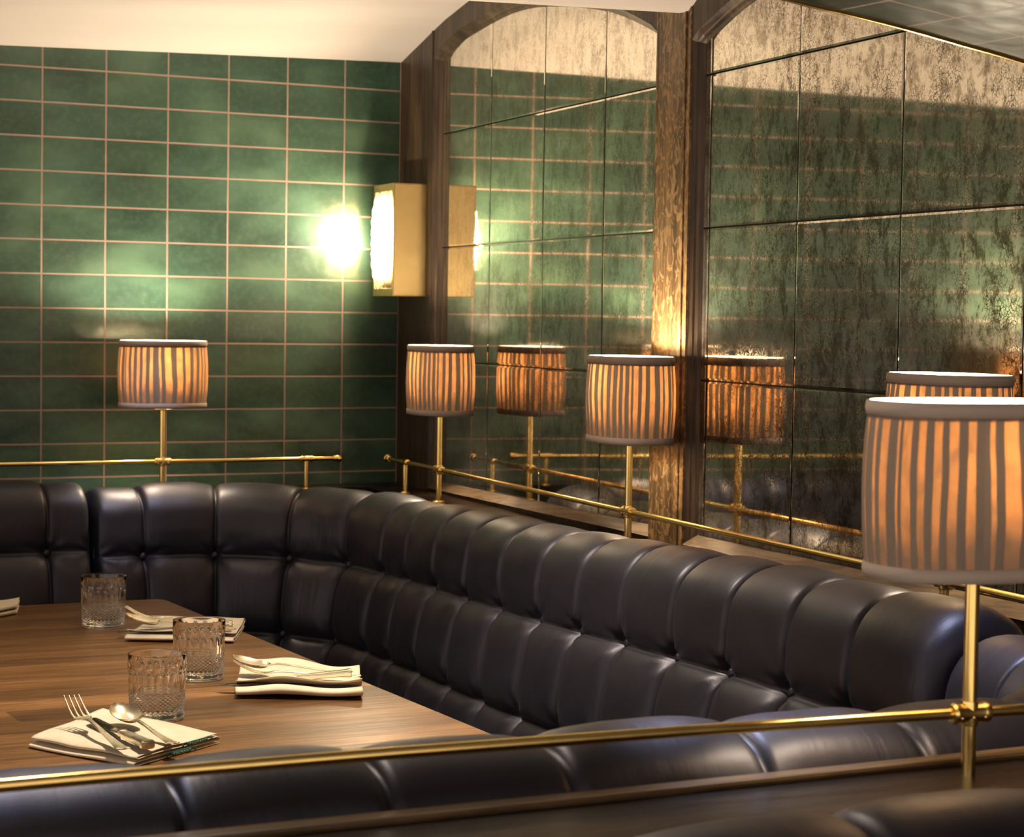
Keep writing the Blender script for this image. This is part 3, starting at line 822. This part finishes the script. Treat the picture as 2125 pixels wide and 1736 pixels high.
# ------------------------------------------------------------------ wall light on the corner pilaster
root = thing('wall_sconce', 'square brass wall light glowing beside the tiled wall, on the corner pilaster', 'wall light', W(.13, 0, 1.36))
S0, S1, SU, SZA, SZB = .055, .210, .082, 1.362, 1.628
bm = bmesh.new()
bm_wbox(bm, S1-.003, S1, .0005, SU, SZA, SZB); bm_wbox(bm, S0, S0+.003, .0005, SU, SZA, SZB)
bm_wbox(bm, S0, S1, .0005, SU, SZA, SZA+.003); bm_wbox(bm, S0, S1, .0005, SU, SZB-.003, SZB); bm_wbox(bm, S0, S1, .0005, .004, SZA, SZB)
bmobj('body', bm, SATIN, root, smooth=False)
bm = bmesh.new(); fr = .017
bm_wbox(bm, S0, S1, SU-.002, SU+.001, SZA, SZA+fr); bm_wbox(bm, S0, S1, SU-.002, SU+.001, SZB-fr, SZB)
bm_wbox(bm, S0, S0+fr*.5, SU-.002, SU+.001, SZA+fr, SZB-fr); bm_wbox(bm, S1-fr*.6, S1, SU-.002, SU+.001, SZA+fr, SZB-fr)
ff = bmobj('front_frame', bm, SATIN, root, smooth=False)
V = []; F = []; n1, n2 = 20, 30
for i in range(n1+1):
    for j in range(n2+1):
        a, b = i/n1*2-1, j/n2*2-1
        bul = .020*(1-a**4)*(1-b**4)**.8+.0012*math.sin(j*1.9)+.0008*math.sin(i*1.7)
        V.append(W(S0+.008+(S1-S0-.018)*(a+1)/2, SU-.001+bul, SZA+.016+(SZB-SZA-.032)*(b+1)/2))
for i in range(n1):
    for j in range(n2):
        q = i*(n2+1)+j; F.append((q, q+1, q+n2+2, q+n2+1))
def m_glow():
    t = NT('glowing_pressed_glass'); v = t.coord('Object', scale=(1, 1, 1))
    e = t.n('ShaderNodeEmission'); e.inputs[0].default_value = (1, .86, .62, 1)
    # the pressed glass is brightest where the bulb sits behind it, its ribs show towards both ends
    sep = t.n('ShaderNodeSeparateXYZ'); t.l(t.n('ShaderNodeTexCoord').outputs['Generated'], sep.inputs[0])
    d = t.math('ABSOLUTE', t.math('SUBTRACT', sep.outputs[2], .52))
    core = t.math('POWER', t.math('SUBTRACT', 1., t.math('MULTIPLY', d, 2.), clamp=True), 2.2)
    ribs = t.ramp(t.noise(t.coord('Object', scale=(60, 60, 55)), 1, 2, .4), [(.40, t.g(.12)), (.55, t.g(1.))])
    t.put(e.inputs[0], t.mix(core, (1, .60, .20), (1, .90, .72)))
    mul = t.math('ADD', t.math('MULTIPLY', core, 125.), t.math('MULTIPLY', ribs, 1.5))
    t.put(e.inputs[1], mul); t.l(e.outputs[0], t.out.inputs[0]); return t.m
mesh('glass_lens', V, F, m_glow(), ff, True)

# ------------------------------------------------------------------ table
TZ = .725
root = thing('dining_table', 'brown wooden dining table laid with napkins, cutlery and three tumblers', 'table', (-1.7, -1.65, 0))
bm = bmesh.new(); X0, X1a, X1b, Y0, Y1 = -2.75, -.788, -.822, -2.72, -.578
pts = [(X0, Y0), (X1b, Y0)]
for k in range(7):
    a = k/6*math.pi/2; pts.append((X1a-.025+.025*math.cos(a), Y1-.025+.025*math.sin(a)))
pts.append((X0, Y1+.02))
A = [bm.verts.new((x, y, TZ-.035)) for x, y in pts]; B = [bm.verts.new((x, y, TZ-.003)) for x, y in pts]
cxm, cym = -1.75, -1.65
Cc = [bm.verts.new((x+(.003 if x < cxm else -.003), y+(.003 if y < cym else -.003), TZ)) for x, y in pts]
n = len(pts)
for P_, Q_ in ((A, B), (B, Cc)):
    for i in range(n): bm.faces.new([P_[i], P_[(i+1) % n], Q_[(i+1) % n], Q_[i]])
bm.faces.new(A[::-1]); bm.faces.new(Cc)
bmobj('tabletop', bm, TABLE, root, smooth=False)
bm = bmesh.new(); bm_lathe(bm, (-1.75, -1.65, 0), (0, 0, 1), [(0, .30), (.02, .30), (.035, .27), (.05, .06), (.62, .05), (.66, .14), (.69, .15)], 40)
bmobj('pedestal', bm, m_simple('black_iron', (.02, .02, .02), .5, .8), root, angle=40)

# ------------------------------------------------------------------ cut-glass tumblers
def tumbler_mesh():
    H, R0, R1 = .0965, .0395, .0423; NA = 288
    def R(h): return R0+(R1-R0)*min(1, h/H*1.2)
    hs = []; k = 0
    ho = [0, .0006, .0018, .004, .008, .0105]+[.012+.00062*i for i in range(44)]+[.0400+.0010*i for i in range(34)]+[.0746+.0006*i for i in range(18)]+[.0862, .0885, .091, .0935, .0955, .0962]
    V = []; F = []
    def cut(h, a):
        d = 0.
        if .012 < h < .0395:      # crossed diamond cuts
            n = 34; p = a*n/(2*math.pi); q = (h-.012)/.0052
            f1 = abs(((p+q) % 1)-.5)*2; f2 = abs(((p-q) % 1)-.5)*2
            d -= .0012*max(0, 1-f1*1.8)+.0012*max(0, 1-f2*1.8)
            d *= min(1, (h-.012)/.002, (.0395-h)/.002)
        elif .0405 < h < .0735:   # upright flutes with rounded heads
            n = 22; p = (a*n/(2*math.pi)) % 1-.5; top = .0725-.004*(2*p)**2*2
            if h < top: d -= .0018*max(0, 1-(2*p)**2*1.05)*min(1, (h-.0405)/.002, (top-h)/.002)
            if int(a*n/(2*math.pi)) % 2 == 0 and h > .056: d -= .0007*math.cos(p*math.pi)*min(1, (top-h)/.004) if h < top else 0
        elif .0745 < h < .0865:   # ring of thumbprints
            n = 16; p = ((a*n/(2*math.pi)) % 1-.5)*2*math.pi*R1/n; q = h-.0803
            rr = (p*p+q*q)/.0052**2
            if rr < 1: d -= .0015*(1-rr)
        elif .0395 <= h <= .0405: d -= .0008
        elif .0095 < h <= .0115: d -= .0010
        return d
    for h in ho:
        r = R(h)
        if h < .004: r -= .004*(1-h/.004)**2
        for i in range(NA):
            a = i*2*math.pi/NA; q = r+cut(h, a); V.append((q*math.cos(a), q*math.sin(a), h))
    m = len(ho)
    for k in range(m-1):
        for i in range(NA):
            j = (i+1) % NA; F.append((k*NA+i, k*NA+j, (k+1)*NA+j, (k+1)*NA+i))
    inner = [(H, R1-.0006), (H, R1-.0022), (.094, R1-.0030), (.06, R1-.0040), (.035, R0-.0035), (.020, R0-.0050), (.0150, R0-.0090), (.0135, R0-.018), (.0130, .008)]
    base = len(V)
    for z, r in inner:
        for i in range(NA):
            a = i*2*math.pi/NA; V.append((r*math.cos(a), r*math.sin(a), z))
    seq = [(m-1)*NA]+[base+k*NA for k in range(len(inner))]
    for A_, B_ in zip(seq, seq[1:]):
        for i in range(NA):
            j = (i+1) % NA; F.append((A_+i, A_+j, B_+j, B_+i))
    V.append((0, 0, .0130)); c = len(V)-1
    for i in range(NA): F.append((seq[-1]+i, seq[-1]+(i+1) % NA, c))
    V.append((0, 0, .0015)); c = len(V)-1
    for i in range(NA): F.append(((i+1) % NA, i, c))
    return V, F
V, F = tumbler_mesh()
g0 = mesh('tumbler', V, F, GLASS, None, True)
tag(g0, 'cut crystal tumbler nearest the camera, behind the front napkin', 'glass', 'cut crystal tumblers on the table')
g0.data.set_sharp_from_angle(angle=math.radians(38))
g0.location = (-1.2135, -1.838, TZ+.0002)
for (x, y, rz, lab) in ((-1.044, -1.535, .4, 'cut crystal tumbler in the middle, left of the rolled napkin at the table edge'), (-1.018, -.920, .9, 'cut crystal tumbler farthest back, near the corner of the table')):
    c = g0.copy(); COL.objects.link(c); c.location = (x, y, TZ+.0002); c.rotation_euler = (0, 0, rz); c['label'] = lab

# ------------------------------------------------------------------ napkins
def napkin(name, label, quad, layers, h, roll, seed, crown=.0, dip=0.):
    """quad: xy of (front-left, front-right, back-right, back-left); layers zig-zag between front and back folds"""
    fl, fr_, br_, bl = [Vector((*q, 0)) for q in quad]
    na = 36; prof = []
    hh = h/layers
    for L in range(layers):
        z0 = TZ+.0012+hh*L
        ins = .02*L
        rng = [0+ins, 1-ins*.6] if L % 2 else [1-ins*.6, 0+ins]
        for i in range(15):
            f = i/14; prof.append((rng[0]+(rng[1]-rng[0])*f, z0, L))
        if L < layers-1:
            e = rng[1]; sg = -1 if e < .5 else 1
            for q in (.25, .5, .75): prof.append((e+sg*roll*math.sin(q*math.pi), z0+hh*q, L+q))
    V = []; F = []; UV = []
    for i in range(na+1):
        a = i/na
        for b, z, L in prof:
            P = (fl*(1-a)+fr_*a)*(1-b)+(bl*(1-a)+br_*a)*b
            lv = (L+1)/layers
            nz = noise.noise(Vector((a*3+seed, b*2.5, L*.35+seed)))
            sag = math.sin(math.pi*min(1, max(0, b)))
            P = P+Vector((.0025*noise.noise(Vector((a*2, L, seed+7))), .0025*noise.noise(Vector((a*2+4, L, seed))), 0))
            frontlift = crown*math.exp(-(b/.16)**2)*lv+crown*.8*math.exp(-((1-b)/.15)**2)*lv
            P.z = z+lv*(.0035*nz+.001)+frontlift*(1+.35*math.sin(a*9+seed))-dip*sag*lv
            P.z = max(P.z, TZ+.0010+.0011*L)
            V.append(P); UV.append((a*.24, b*.2+L))
    m = len(prof)
    for i in range(na):
        for j in range(m-1): F.append((i*m+j, i*m+j+1, (i+1)*m+j+1, (i+1)*m+j))
    o = mesh(name, V, F, LINEN, None, True, UV)
    sd = o.modifiers.new('cloth', 'SOLIDIFY'); sd.thickness = .0012; sd.offset = 0
    tag(o, label, 'napkin', 'folded cream napkins on the table')
    return o
n1 = napkin('napkin', 'folded cream napkin nearest the camera with a teal woven stripe on its corner', [(-1.436, -1.972), (-1.345, -2.150), (-1.192, -2.045), (-1.280, -1.805)], 4, .0165, .018, 1.3)
n2 = napkin('napkin', 'cream napkin rolled up round its cutlery at the right edge of the table', [(-1.050, -1.722), (-.876, -1.812), (-.815, -1.660), (-.960, -1.505)], 3, .021, .045, 4.1, crown=.015, dip=.003)
n3 = napkin('napkin', 'cream napkin behind the middle tumbler, fork and spoon lying on it', [(-1.034, -1.112), (-.862, -1.200), (-.778, -1.030), (-.930, -.940)], 3, .017, .045, 8.2, crown=.007, dip=.002)
n4 = napkin('napkin', 'cream napkin at the far side of the table, cut off by the left edge', [(-1.36, -.885), (-1.125, -.700), (-1.090, -.588), (-1.31, -.735)], 4, .018, .03, 2.2, crown=.004)
# woven teal stripe on two layers at the near corner of the first napkin
def stripe(p, q, z0, z1, parent):
    p = Vector(p); q = Vector(q); d = (q-p); L_ = d.length; d.normalize(); out = Vector((d.y, -d.x, 0))
    bm = bmesh.new()
    def quad(a, b, h0=0., h1=1.):
        rows = []
        for t_ in (a, b):
            c = p+d*L_*t_
            rows.append([bm.verts.new((c.x+out.x*.0016*math.sin(math.pi*hh_), c.y+out.y*.0016*math.sin(math.pi*hh_), z0+(z1-z0)*hh_)) for hh_ in (h0, (h0+h1)/2, h1)])
        for c in range(2): bm.faces.new([rows[0][c], rows[1][c], rows[1][c+1], rows[0][c+1]])
    quad(0, .05); quad(.14, .80); quad(.90, .96)
    st = bmobj('teal_stripe', bm, TEAL, parent)
    # pale woven lettering, worn and only partly readable
    bm = bmesh.new()
    letters = {'R': [((0, 0), (0, 1)), ((0, 1), (.6, .9)), ((.6, .9), (.6, .6)), ((.6, .6), (0, .5)), ((.2, .5), (.7, 0))], 'A': [((0, 0), (.35, 1)), ((.35, 1), (.7, 0)), ((.15, .4), (.55, .4))],
               'U': [((0, 1), (0, .1)), ((0, .1), (.6, .1)), ((.6, .1), (.6, 1))], 'N': [((0, 0), (0, 1)), ((0, 1), (.6, 0)), ((.6, 0), (.6, 1))], 'T': [((.3, 0), (.3, 1)), ((0, 1), (.7, 1))]}
    x = .20
    for ch in 'TAURANT':
        for (x0, y0), (x1, y1) in letters[ch]:
            aa = (x+x0*.075, .28+y0*.42); bb = (x+x1*.075, .28+y1*.42)
            A_ = p+d*L_*aa[0]+out*.0024; B_ = p+d*L_*bb[0]+out*.0024; A_.z = z0+(z1-z0)*aa[1]; B_.z = z0+(z1-z0)*bb[1]
            bm_tube(bm, A_, B_, .00018, 5)
        x += .083
    bmobj('woven_lettering', bm, LINEN, st)
stripe((-1.292, -2.1175, 0), (-1.236, -2.0805, 0), TZ+.0022, TZ+.0085, n1)
stripe((-1.262, -2.0935, 0), (-1.205, -2.056, 0), TZ+.0092, TZ+.0150, n1)

# ------------------------------------------------------------------ cutlery
def loft(bm, st, n=12):
    """st: (x, half width, centre y, centre z, half thickness[, power])"""
    R = []
    for s in st:
        x, hw, cy_, cz, ht = s[:5]; pw = s[5] if len(s) > 5 else 2.
        ring = []
        for i in range(n):
            a = (i+.5)*2*math.pi/n; c, sn = math.cos(a), math.sin(a)
            ring.append(bm.verts.new((x, cy_+hw*math.copysign(abs(c)**(2/pw), c), cz+ht*math.copysign(abs(sn)**(2/pw), sn))))
        R.append(ring)
    for A_, B_ in zip(R, R[1:]):
        for i in range(n): bm.faces.new([A_[i], A_[(i+1) % n], B_[(i+1) % n], B_[i]])
    bm.faces.new(R[0][::-1]); bm.faces.new(R[-1])
HANDLE = [(0, .004, 0, .0030, .0010), (.003, .0092, 0, .0026, .0014, 3), (.010, .0100, 0, .0016, .0016, 3), (.016, .0078, 0, .0012, .0016), (.035, .0066, 0, .0014, .0017), (.070, .0046, 0, .0024, .0018), (.100, .0034, 0, .0042, .0020), (.125, .0032, 0, .0050, .0021)]
def fork_bm():
    bm = bmesh.new(); loft(bm, HANDLE+[(.138, .0045, 0, .0040, .0017), (.148, .0100, 0, .0018, .0014), (.156, .0122, 0, .0010, .0013), (.161, .0124, 0, .0012, .0012)])
    for y in (-.0105, -.0035, .0035, .0105):
        loft(bm, [(.158, .0019, y, .0011, .0011), (.170, .0016, y*1.0, .0030, .0010), (.182, .0014, y*1.0, .0070, .0010), (.194, .0012, y*.98, .0125, .0009), (.206, .0006, y*.96, .0190, .0006)], 8)
    return bm
def spoon_bm():
    bm = bmesh.new(); loft(bm, HANDLE+[(.136, .0036, 0, .0030, .0017), (.142, .0045, 0, .0015, .0012)])
    n = 24; rows = []
    for i in range(n+1):
        f = i/n; x = .138+.066*f; hw = .0215*math.sqrt(max(1e-4, 1-(abs((f-.46)/.54) if f > .46 else abs((f-.46)/.46))**2.2)); rim = .0035+.010*f**2
        row = []
        for j in range(17):
            g_ = j/16*2-1; dep = .0085*(1-g_*g_)*min(1, hw/.0215)
            row.append(bm.verts.new((x, hw*g_, rim-dep)))
        for j in range(17):
            g_ = 1-j/16*2; dep = .0085*(1-g_*g_)*min(1, hw/.0215)
            row.append(bm.verts.new((x, (hw+.0002)*g_, rim-dep-.0011)))
        rows.append(row)
    for A_, B_ in zip(rows, rows[1:]):
        for j in range(34): bm.faces.new([A_[j], A_[(j+1) % 34], B_[(j+1) % 34], B_[j]])
    bm.faces.new(rows[0]); bm.faces.new(rows[-1][::-1])
    return bm
def put(root, tip, end, L0):
    tip = Vector(tip); end = Vector(end); x = (tip-end); s = x.length/L0; x.normalize()
    y = Vector((0, 0, 1)).cross(x).normalized(); z = x.cross(y)
    Mx = Matrix((x*s, y*s, z*s)).transposed().to_4x4(); Mx.translation = end; root.matrix_world = Mx
def fork(label, tip, end):
    o = bmobj('fork', fork_bm(), SILVER, None, angle=50); put(o, tip, end, .206); return tag(o, label, 'fork', 'forks on the napkins')
def spoon(label, tip, end):
    o = bmobj('spoon', spoon_bm(), SILVER, None, angle=60); put(o, tip, end, .204); return tag(o, label, 'spoon', 'spoons on the napkins')
def knife(label, tip, end):
    root = thing('knife', label, 'knife', group='knives on the napkins')
    bm = bmesh.new(); loft(bm, [(0, .0075, 0, 0, .0045, 4), (.001, .0095, 0, 0, .0060, 4), (.006, .0100, 0, 0, .0062, 4), (.008, .0088, 0, 0, .0054, 4), (.050, .0082, 0, 0, .0050, 4), (.088, .0066, 0, 0, .0044, 4), (.0885, .0076, 0, 0, .0052, 3), (.092, .0076, 0, 0, .0052, 3), (.093, .0058, 0, 0, .0042, 2), (.098, .0050, 0, 0, .0036, 2), (.101, .0030, 0, 0, .0022, 2)], 16)
    bmobj('handle', bm, SILVER, root, local=True, angle=35)
    bm = bmesh.new(); loft(bm, [(.098, .0030, 0, 0, .0020), (.104, .0062, .001, 0, .0013, 3), (.112, .0090, .0015, 0, .0010, 3), (.150, .0098, .001, 0, .0009, 3), (.190, .0100, 0, 0, .0008, 3), (.206, .0086, -.002, 0, .0007, 3), (.213, .0055, -.005, 0, .0006, 3), (.216, .0015, -.007, 0, .0004)], 16)
    bmobj('blade', bm, BLADE, root, local=True, angle=35)
    put(root, tip, end, .216); return root
ZN = TZ+.0185
fork('fork on the nearest napkin, its four tines pointing up off the left side', (-1.366, -1.925, TZ+.040), (-1.356, -2.140, ZN+.002))
knife('dark-bladed knife lying between fork and spoon on the nearest napkin', (-1.338, -1.918, TZ+.024), (-1.322, -2.135, ZN+.007))
spoon('spoon with its bowl raised on the right of the nearest napkin', (-1.302, -1.930, TZ+.033), (-1.283, -2.125, ZN+.001))
spoon('spoon lying in the rolled napkin at the right table edge', (-1.016, -1.612, TZ+.036), (-.860, -1.735, TZ+.028))
knife('knife handle up in the rolled napkin at the right table edge', (-1.062, -1.672, TZ+.012), (-.868, -1.750, TZ+.033))
fork('fork in the rolled napkin, its handle poking over the right table edge', (-1.038, -1.676, TZ+.032), (-.848, -1.742, TZ+.022))
spoon('spoon lying on the napkin behind the middle tumbler', (-1.030, -1.090, TZ+.036), (-.850, -1.180, TZ+.020))
knife('knife lying on the napkin behind the middle tumbler', (-1.040, -1.080, TZ+.013), (-.846, -1.150, TZ+.028))
fork('fork lying on the napkin behind the middle tumbler', (-1.010, -1.030, TZ+.034), (-.832, -1.120, TZ+.021))
